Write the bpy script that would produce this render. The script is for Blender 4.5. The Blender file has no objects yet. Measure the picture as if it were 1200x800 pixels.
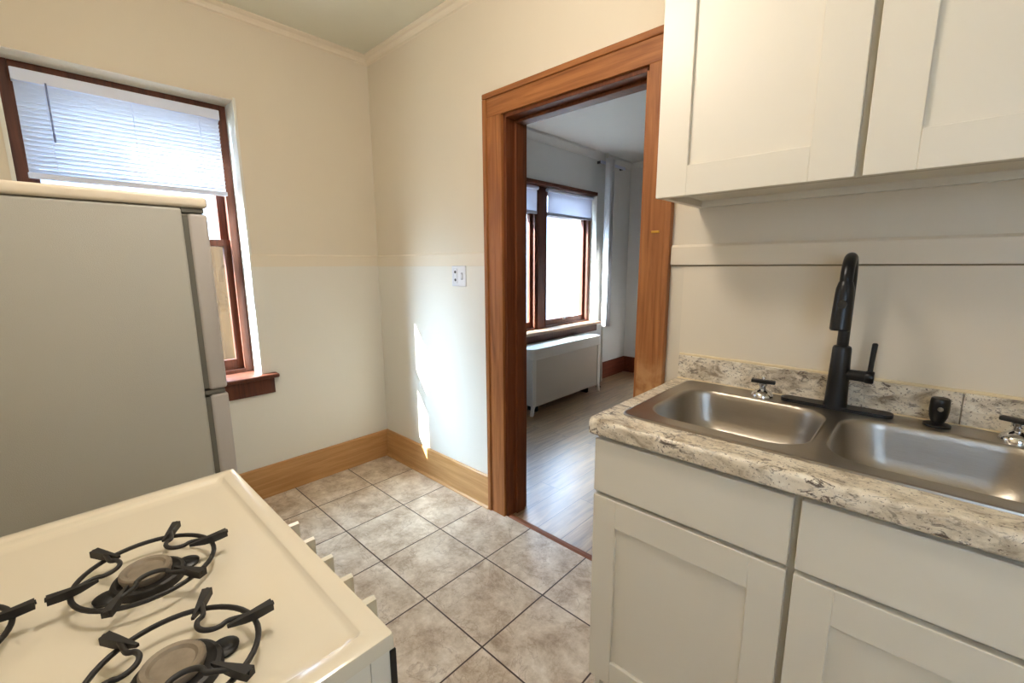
import bpy, bmesh, math, random
from mathutils import Vector, Matrix
PI = math.pi
random.seed(4)
S = bpy.context.scene
COL = S.collection

# ------------------------------------------------------------------ camera
cam_d = bpy.data.cameras.new('camera')
cam = bpy.data.objects.new('camera', cam_d); COL.objects.link(cam)
S.camera = cam
cam_d.sensor_width = 36.0
cam_d.lens = 513.44 * 36.0 / 1200.0
cam_d.clip_start = 0.02
yaw, pitch, roll = map(math.radians, (43.163, -9.917, -0.319))
fwd = Vector((-math.sin(yaw)*math.cos(pitch), math.cos(yaw)*math.cos(pitch), math.sin(pitch)))
right = Vector((math.cos(yaw), math.sin(yaw), 0)); up = right.cross(fwd)
R_ = math.cos(roll)*right + math.sin(roll)*up
U_ = -math.sin(roll)*right + math.cos(roll)*up
M = Matrix((R_, U_, -fwd)).transposed().to_4x4()
M.translation = Vector((2.648, -1.54, 1.315))
cam.matrix_world = M

# ------------------------------------------------------------------ light
SKY = 11.5          # brightness of the daylight outside
LAMP = 42.0        # kitchen ceiling lamp
AUREOLE = 12.0
SUN = 40.0
SUN_DIR = Vector((0.51, 1.0, -0.72))
w = bpy.data.worlds.new('sky'); S.world = w; w.use_nodes = True
wn = w.node_tree.nodes; wl = w.node_tree.links
bgn = wn['Background']
tc = wn.new('ShaderNodeTexCoord'); sep = wn.new('ShaderNodeSeparateXYZ')
cr = wn.new('ShaderNodeValToRGB')
cr.color_ramp.elements[0].position = 0.0; cr.color_ramp.elements[0].color = (0.80, 0.88, 1.0, 1)
cr.color_ramp.elements[1].position = 0.8; cr.color_ramp.elements[1].color = (0.42, 0.66, 1.0, 1)
wl.new(tc.outputs['Generated'], sep.inputs[0]); wl.new(sep.outputs['Z'], cr.inputs[0])
bgn.inputs['Strength'].default_value = SKY
# brighter whitish sky around the sun
dt = wn.new('ShaderNodeVectorMath'); dt.operation = 'DOT_PRODUCT'; dt.inputs[1].default_value = tuple(-SUN_DIR.normalized())
wl.new(tc.outputs['Generated'], dt.inputs[0])
mx0 = wn.new('ShaderNodeMath'); mx0.operation = 'MAXIMUM'; mx0.inputs[1].default_value = 0; wl.new(dt.outputs['Value'], mx0.inputs[0])
pw = wn.new('ShaderNodeMath'); pw.operation = 'POWER'; pw.inputs[1].default_value = 14; wl.new(mx0.outputs[0], pw.inputs[0])
ml = wn.new('ShaderNodeVectorMath'); ml.operation = 'SCALE'; ml.inputs[0].default_value = (0.62*AUREOLE, 0.80*AUREOLE, 1.0*AUREOLE); wl.new(pw.outputs[0], ml.inputs['Scale'])
ad0 = wn.new('ShaderNodeVectorMath'); ad0.operation = 'ADD'; wl.new(cr.outputs[0], ad0.inputs[0]); wl.new(ml.outputs[0], ad0.inputs[1])
wl.new(ad0.outputs[0], bgn.inputs['Color'])
sun_d = bpy.data.lights.new('sun', 'SUN'); sun_d.energy = SUN; sun_d.angle = 0.009; sun_d.color = (1.0, 0.95, 0.86)
sun = bpy.data.objects.new('sun', sun_d); COL.objects.link(sun)
sun.rotation_euler = SUN_DIR.to_track_quat('-Z', 'Y').to_euler(); sun.location = (-4, -8, 6)
def portal(name, x, y0, y1, z0, z1):
    d = bpy.data.lights.new(name, 'AREA'); d.shape = 'RECTANGLE'
    d.size = z1-z0; d.size_y = y1-y0; d.cycles.is_portal = True
    o = bpy.data.objects.new(name, d); COL.objects.link(o)
    o.location = (x, (y0+y1)/2, (z0+z1)/2); o.rotation_euler = (0, -PI/2, 0)
portal('window_portal', -0.25, -1.53, -0.75, 0.72, 2.14)
portal('window_portal', -0.25, 0.95, 2.61, 0.69, 2.05)
portal('window_portal', 4.25, -.45, .45, 1.0, 2.0)
_p = bpy.data.objects['window_portal.002']; _p.rotation_euler = (PI/2, 0, 0); _p.location = (3.3, -2.12, 1.45); _p.data.size = .6; _p.data.size_y = .7
S.view_settings.view_transform = 'Standard'; S.view_settings.look = 'None'
S.view_settings.exposure = 0.34; S.view_settings.gamma = 1.0
S.view_settings.use_curve_mapping = False

# ------------------------------------------------------------------ materials
def srgb(r, g, b):
    f = lambda c: (c/12.92 if c <= 0.04045 else ((c+0.055)/1.055)**2.4)
    return (f(r/255), f(g/255), f(b/255), 1)
def mat(name, col, rough=0.5, metal=0.0, noise=0.0, nscale=8.0, bump=0.0, bscale=60.0, coat=0.0, spec=0.5, stretch=(1, 1, 1)):
    m = bpy.data.materials.new(name); m.use_nodes = True
    N = m.node_tree.nodes; L = m.node_tree.links; b = N['Principled BSDF']
    b.inputs['Base Color'].default_value = col; b.inputs['Roughness'].default_value = rough
    b.inputs['Metallic'].default_value = metal; b.inputs['Coat Weight'].default_value = coat
    b.inputs['Specular IOR Level'].default_value = spec
    t = N.new('ShaderNodeTexCoord'); mp = N.new('ShaderNodeMapping'); mp.inputs['Scale'].default_value = stretch
    g = N.new('ShaderNodeNewGeometry')
    L.new(g.outputs['Position'], mp.inputs[0])
    if noise:
        n = N.new('ShaderNodeTexNoise'); n.inputs['Scale'].default_value = nscale; n.inputs['Detail'].default_value = 6
        L.new(mp.outputs[0], n.inputs['Vector'])
        mx = N.new('ShaderNodeMix'); mx.data_type = 'RGBA'
        mx.inputs['A'].default_value = tuple(c*(1-noise) for c in col[:3])+(1,)
        mx.inputs['B'].default_value = tuple(min(1, c*(1+noise)) for c in col[:3])+(1,)
        L.new(n.outputs['Fac'], mx.inputs['Factor']); L.new(mx.outputs['Result'], b.inputs['Base Color'])
    if bump:
        n2 = N.new('ShaderNodeTexNoise'); n2.inputs['Scale'].default_value = bscale; n2.inputs['Detail'].default_value = 3
        L.new(mp.outputs[0], n2.inputs['Vector'])
        bp = N.new('ShaderNodeBump'); bp.inputs['Strength'].default_value = bump; bp.inputs['Distance'].default_value = 0.002
        L.new(n2.outputs['Fac'], bp.inputs['Height']); L.new(bp.outputs[0], b.inputs['Normal'])
    return m
def ramp(N, L, src, stops):
    r = N.new('ShaderNodeValToRGB'); e = r.color_ramp.elements
    while len(e) < len(stops): e.new(0.5)
    for el, (p, c) in zip(e, stops): el.position = p; el.color = c
    L.new(src, r.inputs[0]); return r
def noise_node(N, L, vec, scale, detail=6, rough=0.55, dist=0.0):
    n = N.new('ShaderNodeTexNoise'); n.inputs['Scale'].default_value = scale; n.inputs['Detail'].default_value = detail
    n.inputs['Roughness'].default_value = rough; n.inputs['Distortion'].default_value = dist
    L.new(vec, n.inputs['Vector']); return n
def mixc(N, L, fac, a, b, mode='MIX'):
    m = N.new('ShaderNodeMix'); m.data_type = 'RGBA'; m.blend_type = mode
    for k, v in (('Factor', fac), ('A', a), ('B', b)):
        if hasattr(v, 'is_linked'): L.new(v, m.inputs[k])
        else: m.inputs[k].default_value = v
    return m.outputs['Result']

def wood_mat(name, dark, light, axis='Z', rough=0.5, scuff=False):
    m = bpy.data.materials.new(name); m.use_nodes = True
    N = m.node_tree.nodes; L = m.node_tree.links; b = N['Principled BSDF']
    g = N.new('ShaderNodeNewGeometry'); mp = N.new('ShaderNodeMapping')
    s = {'X': (1.2, 22, 22), 'Y': (22, 1.2, 22), 'Z': (22, 22, 1.2)}[axis]
    mp.inputs['Scale'].default_value = s; L.new(g.outputs['Position'], mp.inputs[0])
    n = noise_node(N, L, mp.outputs[0], 2.2, 8, 0.6, 0.6)
    r = ramp(N, L, n.outputs['Fac'], [(0.3, dark), (0.7, light)])
    n2 = noise_node(N, L, g.outputs['Position'], 2.5, 3)
    col = mixc(N, L, n2.outputs['Fac'], r.outputs[0], tuple(c*0.75 for c in dark[:3])+(1,), 'MIX')
    col = mixc(N, L, 0.35, r.outputs[0], col)
    if scuff:      # worn, scratched varnish low down on this board
        sp = N.new('ShaderNodeSeparateXYZ'); L.new(g.outputs['Position'], sp.inputs[0])
        mr = N.new('ShaderNodeMapRange'); mr.inputs[1].default_value = 1.0; mr.inputs[2].default_value = 0.85
        L.new(sp.outputs['Z'], mr.inputs[0])
        n3 = noise_node(N, L, g.outputs['Position'], 18, 6)
        rr = ramp(N, L, n3.outputs['Fac'], [(0.35, (0, 0, 0, 1)), (0.62, (1, 1, 1, 1))])
        mm = N.new('ShaderNodeMath'); mm.operation = 'MULTIPLY'; L.new(mr.outputs[0], mm.inputs[0]); L.new(rr.outputs[0], mm.inputs[1])
        col = mixc(N, L, mm.outputs[0], col, srgb(196, 150, 100))
    L.new(col, b.inputs['Base Color']); b.inputs['Roughness'].default_value = rough
    b.inputs['Coat Weight'].default_value = 0.0; b.inputs['Specular IOR Level'].default_value = 0.35
    return m

def granite_mat():
    m = bpy.data.materials.new('granite_laminate'); m.use_nodes = True
    N = m.node_tree.nodes; L = m.node_tree.links; b = N['Principled BSDF']
    g = N.new('ShaderNodeNewGeometry'); mp = N.new('ShaderNodeMapping')
    mp.inputs['Rotation'].default_value = (0.3, 0.2, 0.45); mp.inputs['Scale'].default_value = (0.7, 1.3, 1.2)
    L.new(g.outputs['Position'], mp.inputs[0])
    a = noise_node(N, L, mp.outputs[0], 20, 8, 0.62, 0.8)
    base = ramp(N, L, a.outputs['Fac'], [(0.34, srgb(150, 132, 110)), (0.44, srgb(196, 182, 158)), (0.54, srgb(226, 214, 192)), (0.68, srgb(240, 232, 214))])
    v = noise_node(N, L, mp.outputs[0], 46, 8, 0.72, 1.4)
    vr = ramp(N, L, v.outputs['Fac'], [(0.40, (1, 1, 1, 1)), (0.47, (0, 0, 0, 1))])
    big = noise_node(N, L, g.outputs['Position'], 9, 3)
    br = ramp(N, L, big.outputs['Fac'], [(0.42, (0.25, 0.25, 0.25, 1)), (0.6, (1, 1, 1, 1))])
    mm = N.new('ShaderNodeMath'); mm.operation = 'MULTIPLY'; L.new(vr.outputs[0], mm.inputs[0]); L.new(br.outputs[0], mm.inputs[1])
    c = mixc(N, L, mm.outputs[0], base.outputs[0], srgb(92, 80, 70))
    f = noise_node(N, L, g.outputs['Position'], 190, 3)
    fr = ramp(N, L, f.outputs['Fac'], [(0.33, (1, 1, 1, 1)), (0.39, (0, 0, 0, 1))])
    c = mixc(N, L, fr.outputs[0], c, srgb(120, 104, 90))
    L.new(c, b.inputs['Base Color']); b.inputs['Roughness'].default_value = 0.34
    return m

def tile_mat():
    m = bpy.data.materials.new('stone_tile'); m.use_nodes = True
    N = m.node_tree.nodes; L = m.node_tree.links; b = N['Principled BSDF']
    g = N.new('ShaderNodeNewGeometry'); mp = N.new('ShaderNodeMapping')
    mp.inputs['Location'].default_value = (0.004, -0.017+0.333*40, 0)
    mp.inputs['Location'].default_value = (0.004+0.333*4, -0.017+0.333*40, 0)
    L.new(g.outputs['Position'], mp.inputs[0])
    bk = N.new('ShaderNodeTexBrick'); bk.offset = 0; bk.squash = 1
    bk.inputs['Scale'].default_value = 1; bk.inputs['Mortar Size'].default_value = 0.0034; bk.inputs['Mortar Smooth'].default_value = 0.3
    bk.inputs['Brick Width'].default_value = 0.333; bk.inputs['Row Height'].default_value = 0.333; bk.inputs['Bias'].default_value = 0
    bk.inputs['Color1'].default_value = (0, 0, 0, 1); bk.inputs['Color2'].default_value = (1, 1, 1, 1)
    L.new(mp.outputs[0], bk.inputs['Vector'])
    # each tile shifts the stone pattern
    sc = N.new('ShaderNodeVectorMath'); sc.operation = 'SCALE'; L.new(bk.outputs['Color'], sc.inputs[0]); sc.inputs['Scale'].default_value = 7
    ad = N.new('ShaderNodeVectorMath'); ad.operation = 'ADD'; L.new(sc.outputs[0], ad.inputs[0]); L.new(g.outputs['Position'], ad.inputs[1])
    a = noise_node(N, L, ad.outputs[0], 8, 10, 0.76, 0.2)
    base = ramp(N, L, a.outputs['Fac'], [(0.30, srgb(144, 122, 98)), (0.43, srgb(188, 168, 144)), (0.54, srgb(212, 196, 174)), (0.66, srgb(232, 220, 203))])
    v = noise_node(N, L, ad.outputs[0], 5, 6, 0.6, 1.2)
    vr = ramp(N, L, v.outputs['Fac'], [(0.480, (0, 0, 0, 1)), (0.496, (0.45, 0.45, 0.45, 1)), (0.512, (0, 0, 0, 1))])
    c = mixc(N, L, vr.outputs[0], base.outputs[0], srgb(146, 118, 92))
    c = mixc(N, L, bk.outputs['Fac'], c, srgb(70, 52, 42))
    L.new(c, b.inputs['Base Color'])
    rr = N.new('ShaderNodeMapRange'); rr.inputs[3].default_value = 0.24; rr.inputs[4].default_value = 0.42
    L.new(a.outputs['Fac'], rr.inputs[0]); L.new(rr.outputs[0], b.inputs['Roughness'])
    bp = N.new('ShaderNodeBump'); bp.invert = True; bp.inputs['Strength'].default_value = 0.6; bp.inputs['Distance'].default_value = 0.002
    L.new(bk.outputs['Fac'], bp.inputs['Height'])
    bp2 = N.new('ShaderNodeBump'); bp2.inputs['Strength'].default_value = 0.15; bp2.inputs['Distance'].default_value = 0.004
    L.new(a.outputs['Fac'], bp2.inputs['Height']); L.new(bp.outputs[0], bp2.inputs['Normal'])
    L.new(bp2.outputs[0], b.inputs['Normal'])
    return m

def plank_mat():
    m = bpy.data.materials.new('wood_planks'); m.use_nodes = True
    N = m.node_tree.nodes; L = m.node_tree.links; b = N['Principled BSDF']
    g = N.new('ShaderNodeNewGeometry'); mp = N.new('ShaderNodeMapping')
    mp.inputs['Rotation'].default_value = (0, 0, PI/2); mp.inputs['Location'].default_value = (0, 3.0, 0)
    L.new(g.outputs['Position'], mp.inputs[0])
    bk = N.new('ShaderNodeTexBrick'); bk.offset = 0.37; bk.inputs['Scale'].default_value = 1
    bk.inputs['Mortar Size'].default_value = 0.0016; bk.inputs['Brick Width'].default_value = 1.1; bk.inputs['Row Height'].default_value = 0.145
    bk.inputs['Color1'].default_value = (0, 0, 0, 1); bk.inputs['Color2'].default_value = (1, 1, 1, 1); bk.inputs['Bias'].default_value = 0
    L.new(mp.outputs[0], bk.inputs['Vector'])
    sc = N.new('ShaderNodeVectorMath'); sc.operation = 'SCALE'; L.new(bk.outputs['Color'], sc.inputs[0]); sc.inputs['Scale'].default_value = 5
    ad = N.new('ShaderNodeVectorMath'); ad.operation = 'ADD'; L.new(sc.outputs[0], ad.inputs[0]); L.new(g.outputs['Position'], ad.inputs[1])
    m2 = N.new('ShaderNodeMapping'); m2.inputs['Scale'].default_value = (14, 1.3, 1); L.new(ad.outputs[0], m2.inputs[0])
    a = noise_node(N, L, m2.outputs[0], 2.4, 8, 0.62, 0.8)
    base = ramp(N, L, a.outputs['Fac'], [(0.3, srgb(104, 76, 50)), (0.5, srgb(160, 126, 88)), (0.7, srgb(196, 160, 116))])
    c = mixc(N, L, 0.25, base.outputs[0], mixc(N, L, bk.outputs['Color'], srgb(128, 98, 70), srgb(196, 170, 138)))
    c = mixc(N, L, bk.outputs['Fac'], c, srgb(54, 40, 30))
    L.new(c, b.inputs['Base Color']); b.inputs['Roughness'].default_value = 0.30
    b.inputs['Coat Weight'].default_value = 0.75; b.inputs['Coat Roughness'].default_value = 0.3; b.inputs['Coat IOR'].default_value = 1.9
    bp = N.new('ShaderNodeBump'); bp.invert = True; bp.inputs['Strength'].default_value = 0.5; bp.inputs['Distance'].default_value = 0.001
    L.new(bk.outputs['Fac'], bp.inputs['Height'])
    bp2 = N.new('ShaderNodeBump'); bp2.inputs['Strength'].default_value = 0.2; bp2.inputs['Distance'].default_value = 0.003
    L.new(a.outputs['Fac'], bp2.inputs['Height']); L.new(bp.outputs[0], bp2.inputs['Normal']); L.new(bp2.outputs[0], b.inputs['Normal'])
    return m

def siding_mat(name, col, h=0.11):
    m = bpy.data.materials.new(name); m.use_nodes = True
    N = m.node_tree.nodes; L = m.node_tree.links; b = N['Principled BSDF']
    g = N.new('ShaderNodeNewGeometry'); wv = N.new('ShaderNodeTexWave'); wv.wave_type = 'BANDS'; wv.bands_direction = 'Z'; wv.wave_profile = 'SAW'
    wv.inputs['Scale'].default_value = 0.314/h/1.0
    L.new(g.outputs['Position'], wv.inputs['Vector'])
    r = ramp(N, L, wv.outputs['Fac'], [(0.0, tuple(c*0.55 for c in col[:3])+(1,)), (0.12, col)])
    L.new(r.outputs[0], b.inputs['Base Color']); b.inputs['Roughness'].default_value = 0.8
    return m

def glass_mat():
    m = bpy.data.materials.new('window_glass'); m.use_nodes = True
    N = m.node_tree.nodes; L = m.node_tree.links; N.remove(N['Principled BSDF'])
    o = N['Material Output']; t = N.new('ShaderNodeBsdfTransparent'); t.inputs[0].default_value = (0.95, 0.98, 1, 1)
    g = N.new('ShaderNodeBsdfGlossy'); g.inputs['Roughness'].default_value = 0.02
    x = N.new('ShaderNodeMixShader'); x.inputs[0].default_value = 0.06
    L.new(t.outputs[0], x.inputs[1]); L.new(g.outputs[0], x.inputs[2]); L.new(x.outputs[0], o.inputs[0]); return m
def sheer_mat(name, col, transl=0.5, transp=0.0):
    m = bpy.data.materials.new(name); m.use_nodes = True
    N = m.node_tree.nodes; L = m.node_tree.links; N.remove(N['Principled BSDF'])
    o = N['Material Output']; d = N.new('ShaderNodeBsdfDiffuse'); d.inputs[0].default_value = col
    t = N.new('ShaderNodeBsdfTranslucent'); t.inputs[0].default_value = col
    x = N.new('ShaderNodeMixShader'); x.inputs[0].default_value = transl
    L.new(d.outputs[0], x.inputs[1]); L.new(t.outputs[0], x.inputs[2])
    p = N.new('ShaderNodeBsdfTransparent'); y = N.new('ShaderNodeMixShader'); y.inputs[0].default_value = transp
    L.new(x.outputs[0], y.inputs[1]); L.new(p.outputs[0], y.inputs[2]); L.new(y.outputs[0], o.inputs[0]); return m

m_cream = mat('cream_paint', srgb(222, 211, 190), 0.55, noise=0.03, nscale=3, bump=0.15, bscale=120)
m_lower = mat('off_white_paint', srgb(227, 222, 209), 0.42, noise=0.02, nscale=3, bump=0.1, bscale=120)
m_ceil = mat('ceiling_paint', srgb(224, 222, 204), 0.7, noise=0.02)
m_grey = mat('pale_grey_paint', srgb(224, 224, 222), 0.6, noise=0.02)
m_trimw = mat('cream_trim_paint', srgb(228, 216, 194), 0.45)
m_reveal = mat('white_plaster', srgb(228, 226, 216), 0.5)
m_case = wood_mat('stained_casing_wood', srgb(130, 78, 40), srgb(186, 122, 70), 'Z')
m_case_x = wood_mat('stained_head_wood', srgb(130, 78, 40), srgb(186, 122, 70), 'X')
m_case_s = wood_mat('scuffed_casing_wood', srgb(130, 78, 40), srgb(186, 122, 70), 'Z', scuff=True)
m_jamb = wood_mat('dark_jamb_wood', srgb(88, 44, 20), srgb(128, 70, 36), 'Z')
m_base = wood_mat('honey_baseboard_wood', srgb(182, 134, 80), srgb(216, 170, 116), 'X', 0.35)
m_base_y = wood_mat('honey_baseboard_wood_side', srgb(174, 126, 74), srgb(208, 160, 108), 'Y', 0.35)
m_rbase = wood_mat('red_baseboard_wood', srgb(96, 44, 26), srgb(130, 66, 40), 'Y')
m_win = wood_mat('window_wood', srgb(70, 36, 22), srgb(112, 60, 38), 'Z')
m_cab = mat('cabinet_paint', srgb(227, 220, 203), 0.42, noise=0.015, nscale=4)
m_cabface = mat('cabinet_frame_paint', srgb(196, 188, 168), 0.45)
m_granite = granite_mat(); m_tile = tile_mat(); m_plank = plank_mat(); m_glass = glass_mat()
m_caulk = mat('caulk', srgb(226, 208, 168), 0.5)
m_steel = mat('brushed_steel', srgb(172, 165, 154), 0.33, 1.0, noise=0.06, nscale=30, bump=0.12, bscale=40, stretch=(1, 12, 12))
m_chrome = mat('chrome', srgb(225, 225, 225), 0.07, 1.0)
m_black = mat('matte_black_metal', srgb(16, 18, 22), 0.32, 0.0, spec=0.4)
m_blackp = mat('black_plastic', srgb(14, 14, 15), 0.4)
m_iron = mat('cast_iron', srgb(34, 31, 29), 0.5, 0.0, noise=0.2, nscale=60)
m_enamel = mat('almond_enamel', srgb(232, 222, 200), 0.12, coat=0.6, spec=0.6)
m_white = mat('white_enamel', srgb(236, 230, 214), 0.25, coat=0.3)
m_burn = mat('burner_cap_grey', srgb(150, 138, 122), 0.5, 0.5, noise=0.35, nscale=70, bump=0.3)
m_fridge = mat('textured_fridge_side', srgb(186, 184, 174), 0.4, noise=0.02, nscale=5, bump=0.25, bscale=500)
m_fdoor = mat('fridge_door_enamel', srgb(184, 178, 172), 0.3, noise=0.02, bump=0.15, bscale=400)
m_gasket = mat('grey_gasket', srgb(104, 102, 92), 0.6)
m_fcap = mat('almond_plastic', srgb(228, 216, 196), 0.35)
m_plate = mat('white_switch_plastic', srgb(232, 234, 240), 0.25)
m_slot = mat('dark_slot', srgb(60, 58, 60), 0.6)
m_rad = mat('white_metal_cover', srgb(214, 210, 200), 0.35)
m_blind = sheer_mat('blind_slat', srgb(232, 234, 238), 0.45)
m_blindr = mat('blind_rail', srgb(218, 226, 246), 0.4)
m_sheer = sheer_mat('sheer_curtain', srgb(244, 244, 246), 0.35, 0.05)
m_shade = sheer_mat('roller_shade', srgb(226, 226, 234), 0.5, 0.12)
m_screen = sheer_mat('insect_screen', srgb(104, 88, 60), 0.12, 0.10)
m_side = siding_mat('white_siding', srgb(214, 222, 230))
m_fence = wood_mat('fence_wood', srgb(66, 46, 24), srgb(96, 70, 38), 'Z', .8)
m_ground = mat('outside_ground', srgb(120, 118, 104), 0.9, noise=0.2)
m_roof = mat('roof_shingle', srgb(80, 78, 78), 0.9, noise=0.2, nscale=20)
m_pane = mat('house_pane', srgb(112, 114, 118), .6)
m_dark = mat('dark_void', srgb(24, 22, 20), 0.8)
m_lampg = bpy.data.materials.new('lamp_glass'); m_lampg.use_nodes = True
_b = m_lampg.node_tree.nodes['Principled BSDF']; _b.inputs['Base Color'].default_value = (1, 1, 1, 1)
_b.inputs['Emission Color'].default_value = (1.0, 0.89, 0.79, 1); _b.inputs['Emission Strength'].default_value = LAMP

# ------------------------------------------------------------------ mesh helpers
def box(bm, x0, x1, y0, y1, z0, z1, bev=0.0, seg=2):
    vs = [bm.verts.new((x, y, z)) for z in (z0, z1) for y in (y0, y1) for x in (x0, x1)]
    fs = [(0, 2, 3, 1), (4, 5, 7, 6), (0, 1, 5, 4), (2, 6, 7, 3), (0, 4, 6, 2), (1, 3, 7, 5)]
    ff = [bm.faces.new([vs[i] for i in f]) for f in fs]
    if bev:
        es = list({e for f in ff for e in f.edges})
        bmesh.ops.bevel(bm, geom=es, offset=bev, segments=seg, profile=0.5, affect='EDGES')
def bx(*a, **k):
    bm = bmesh.new(); box(bm, *a, **k); return bm
def lathe(bm, prof, c=(0, 0, 0), n=32, axis='Z'):
    rings = []
    for r, z in prof:
        ring = []
        for i in range(n):
            a = 2*PI*i/n; p = (r*math.cos(a), r*math.sin(a), z)
            if axis == 'X': p = (z, p[0], p[1])
            if axis == 'Y': p = (p[0], z, p[1])
            ring.append(bm.verts.new((c[0]+p[0], c[1]+p[1], c[2]+p[2])))
        rings.append(ring)
    for a, b in zip(rings, rings[1:]):
        for i in range(n): bm.faces.new((a[i], a[(i+1) % n], b[(i+1) % n], b[i]))
    bm.faces.new(rings[0][::-1]); bm.faces.new(rings[-1])
def tube(bm, pts, rad, n=12, closed=False, flat=None):
    pts = [Vector(p) for p in pts]; rings = []; m = len(pts); prev = None
    for i, p in enumerate(pts):
        a = pts[(i-1) % m] if closed or i > 0 else p; b = pts[(i+1) % m] if closed or i < m-1 else p
        d = (b-a).normalized()
        if prev is None:
            h = Vector((0, 0, 1)) if abs(d.z) < 0.9 else Vector((1, 0, 0)); u = d.cross(h).normalized()
        else: u = (prev - d*prev.dot(d)).normalized()
        prev = u; v = d.cross(u)
        r = rad[i] if isinstance(rad, (list, tuple)) else rad
        fv = flat[i] if flat else 1.0
        rings.append([bm.verts.new(p + u*r*math.cos(2*PI*k/n) + v*r*fv*math.sin(2*PI*k/n)) for k in range(n)])
    for i in range(m if closed else m-1):
        a, b = rings[i], rings[(i+1) % m]
        for k in range(n): bm.faces.new((a[k], a[(k+1) % n], b[(k+1) % n], b[k]))
    if not closed: bm.faces.new(rings[0][::-1]); bm.faces.new(rings[-1])
def prism(bm, poly, axis, a, b):
    """extrude a 2D outline along an axis; outline coords are the two other axes in x,y,z order"""
    def P(u, v, t): return {'X': (t, u, v), 'Y': (u, t, v), 'Z': (u, v, t)}[axis]
    A = [bm.verts.new(P(u, v, a)) for u, v in poly]; B = [bm.verts.new(P(u, v, b)) for u, v in poly]
    n = len(poly)
    for i in range(n): bm.faces.new((A[i], A[(i+1) % n], B[(i+1) % n], B[i]))
    bm.faces.new(A[::-1]); bm.faces.new(B)
def obj(name, bm, m, parent=None, smooth=False, base=None, loc=None):
    bmesh.ops.recalc_face_normals(bm, faces=bm.faces)
    me = bpy.data.meshes.new(name)
    o = bpy.data.objects.new(name, me); COL.objects.link(o); me.materials.append(m)
    if parent is not None:
        org = Vector(parent['_o']); o.parent = parent; off = org
        o['_o'] = list(org)
    else:
        xs = [v.co for v in bm.verts]
        mn = [min(v[i] for v in xs) for i in range(3)]; mx_ = [max(v[i] for v in xs) for i in range(3)]
        off = Vector(((mn[0]+mx_[0])/2, (mn[1]+mx_[1])/2, mn[2])); o.location = off
        o['_o'] = list(off)
    bmesh.ops.translate(bm, verts=bm.verts, vec=-off)
    bm.to_mesh(me); bm.free()
    if smooth:
        for p in me.polygons: p.use_smooth = True
        md = o.modifiers.new('e', 'EDGE_SPLIT'); md.split_angle = math.radians(38)
    return o
def thing(name, label, cat, loc, group=None):
    o = bpy.data.objects.new(name, None); COL.objects.link(o); o.location = loc; o.empty_display_size = 0.05
    o['_o'] = list(loc); o['label'] = label; o['category'] = cat
    if group: o['group'] = group
    return o
def tag(o, label, cat, group=None):
    o['label'] = label; o['category'] = cat
    if group: o['group'] = group
    return o
def struct(name, bm, m, parent=None, label=None):
    o = obj(name, bm, m, parent)
    if parent is None:
        o['kind'] = 'structure'
    if label: o['label'] = label
    return o
def copy_tree(src, loc, label=None):
    c = src.copy(); COL.objects.link(c); c.location = loc
    if label: c['label'] = label
    for ch in [o for o in COL.objects if o.parent == src]:
        d = ch.copy(); COL.objects.link(d); d.parent = c
        for g in [o for o in COL.objects if o.parent == ch]:
            e = g.copy(); COL.objects.link(e); e.parent = d
    return c

# ------------------------------------------------------------------ room shell
H = 2.56; H2 = 2.46; XR = 4.0; YB = -1.95; TW = 0.14; YF = 3.32
WA = (-1.552, -0.762, 0.722, 2.137)       # kitchen window opening y0,y1,z0,z1
WB = (0.95, 2.61, 0.69, 2.05)            # far room windows
struct('floor', bx(-0.2, XR+.1, YB-.1, 0.012, -0.06, 0.0), m_tile, label='beige stone tile kitchen floor')
struct('floor_far_room', bx(-0.2, XR+.1, 0.012, YF+.1, -0.06, 0.0), m_plank, label='wood plank floor of the far room')
def wall_with_hole(name, m, x0, x1, y0, y1, z0, z1, hole, zs=None):
    hy0, hy1, hz0, hz1 = hole; bm = bmesh.new()
    box(bm, x0, x1, y0, hy0, z0, z1); box(bm, x0, x1, hy1, y1, z0, z1)
    box(bm, x0, x1, hy0, hy1, z0, hz0); box(bm, x0, x1, hy0, hy1, hz1, z1)
    return struct(name, bm, m)
wall_with_hole('wall_left', m_cream, -0.3, 0.0, YB-.1, 0.07, -0.02, H+.05, WA)
wall_with_hole('wall_far_left', m_grey, -0.3, 0.0, 0.07, YF+.1, -0.02, H+.05, WB)
# wainscot panels under the chair rail: smoother, whiter board, a few mm proud of the wall
RZ0, RZ1 = 1.312, 1.380
bm = bmesh.new(); box(bm, 0.0, 0.005, WA[1]+.0, -0.0, 0.0, RZ0); box(bm, 0.0, 0.005, YB, WA[1], 0.0, WA[2]-.1); box(bm, 0, 0.005, YB, WA[0], 0.6, RZ0)
struct('wall_left_panel', bm, m_lower)
DX0, DX1, DZ = 1.16, 1.874, 1.989
bm = bmesh.new()
box(bm, -0.0, DX0, 0, TW-.02, -0.02, H+.05); box(bm, DX1, XR+.1, 0, TW-.02, -0.02, H+.05); box(bm, DX0, DX1, 0, TW-.02, DZ, H+.05)
struct('wall_front', bm, m_cream)
bm = bmesh.new()
box(bm, -0.0, DX0, TW-.02, TW, -0.02, H+.05); box(bm, DX1, XR+.1, TW-.02, TW, -0.02, H+.05); box(bm, DX0, DX1, TW-.02, TW, DZ, H+.05)
struct('wall_front_rear_face', bm, m_grey)
bm = bmesh.new(); box(bm, 0.005, 1.045, -0.005, 0.0, 0.0, RZ0-.003)
struct('wall_front_panel', bm, m_lower)
bm = bmesh.new(); box(bm, 2.030, XR, -0.005, 0.0, 0.0, RZ0-.004)
struct('wall_front_panel', bm, m_trimw)
struct('wall_right', bx(XR, XR+.1, YB-.1, YF+.1, -0.02, H+.05), m_cream)
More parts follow.
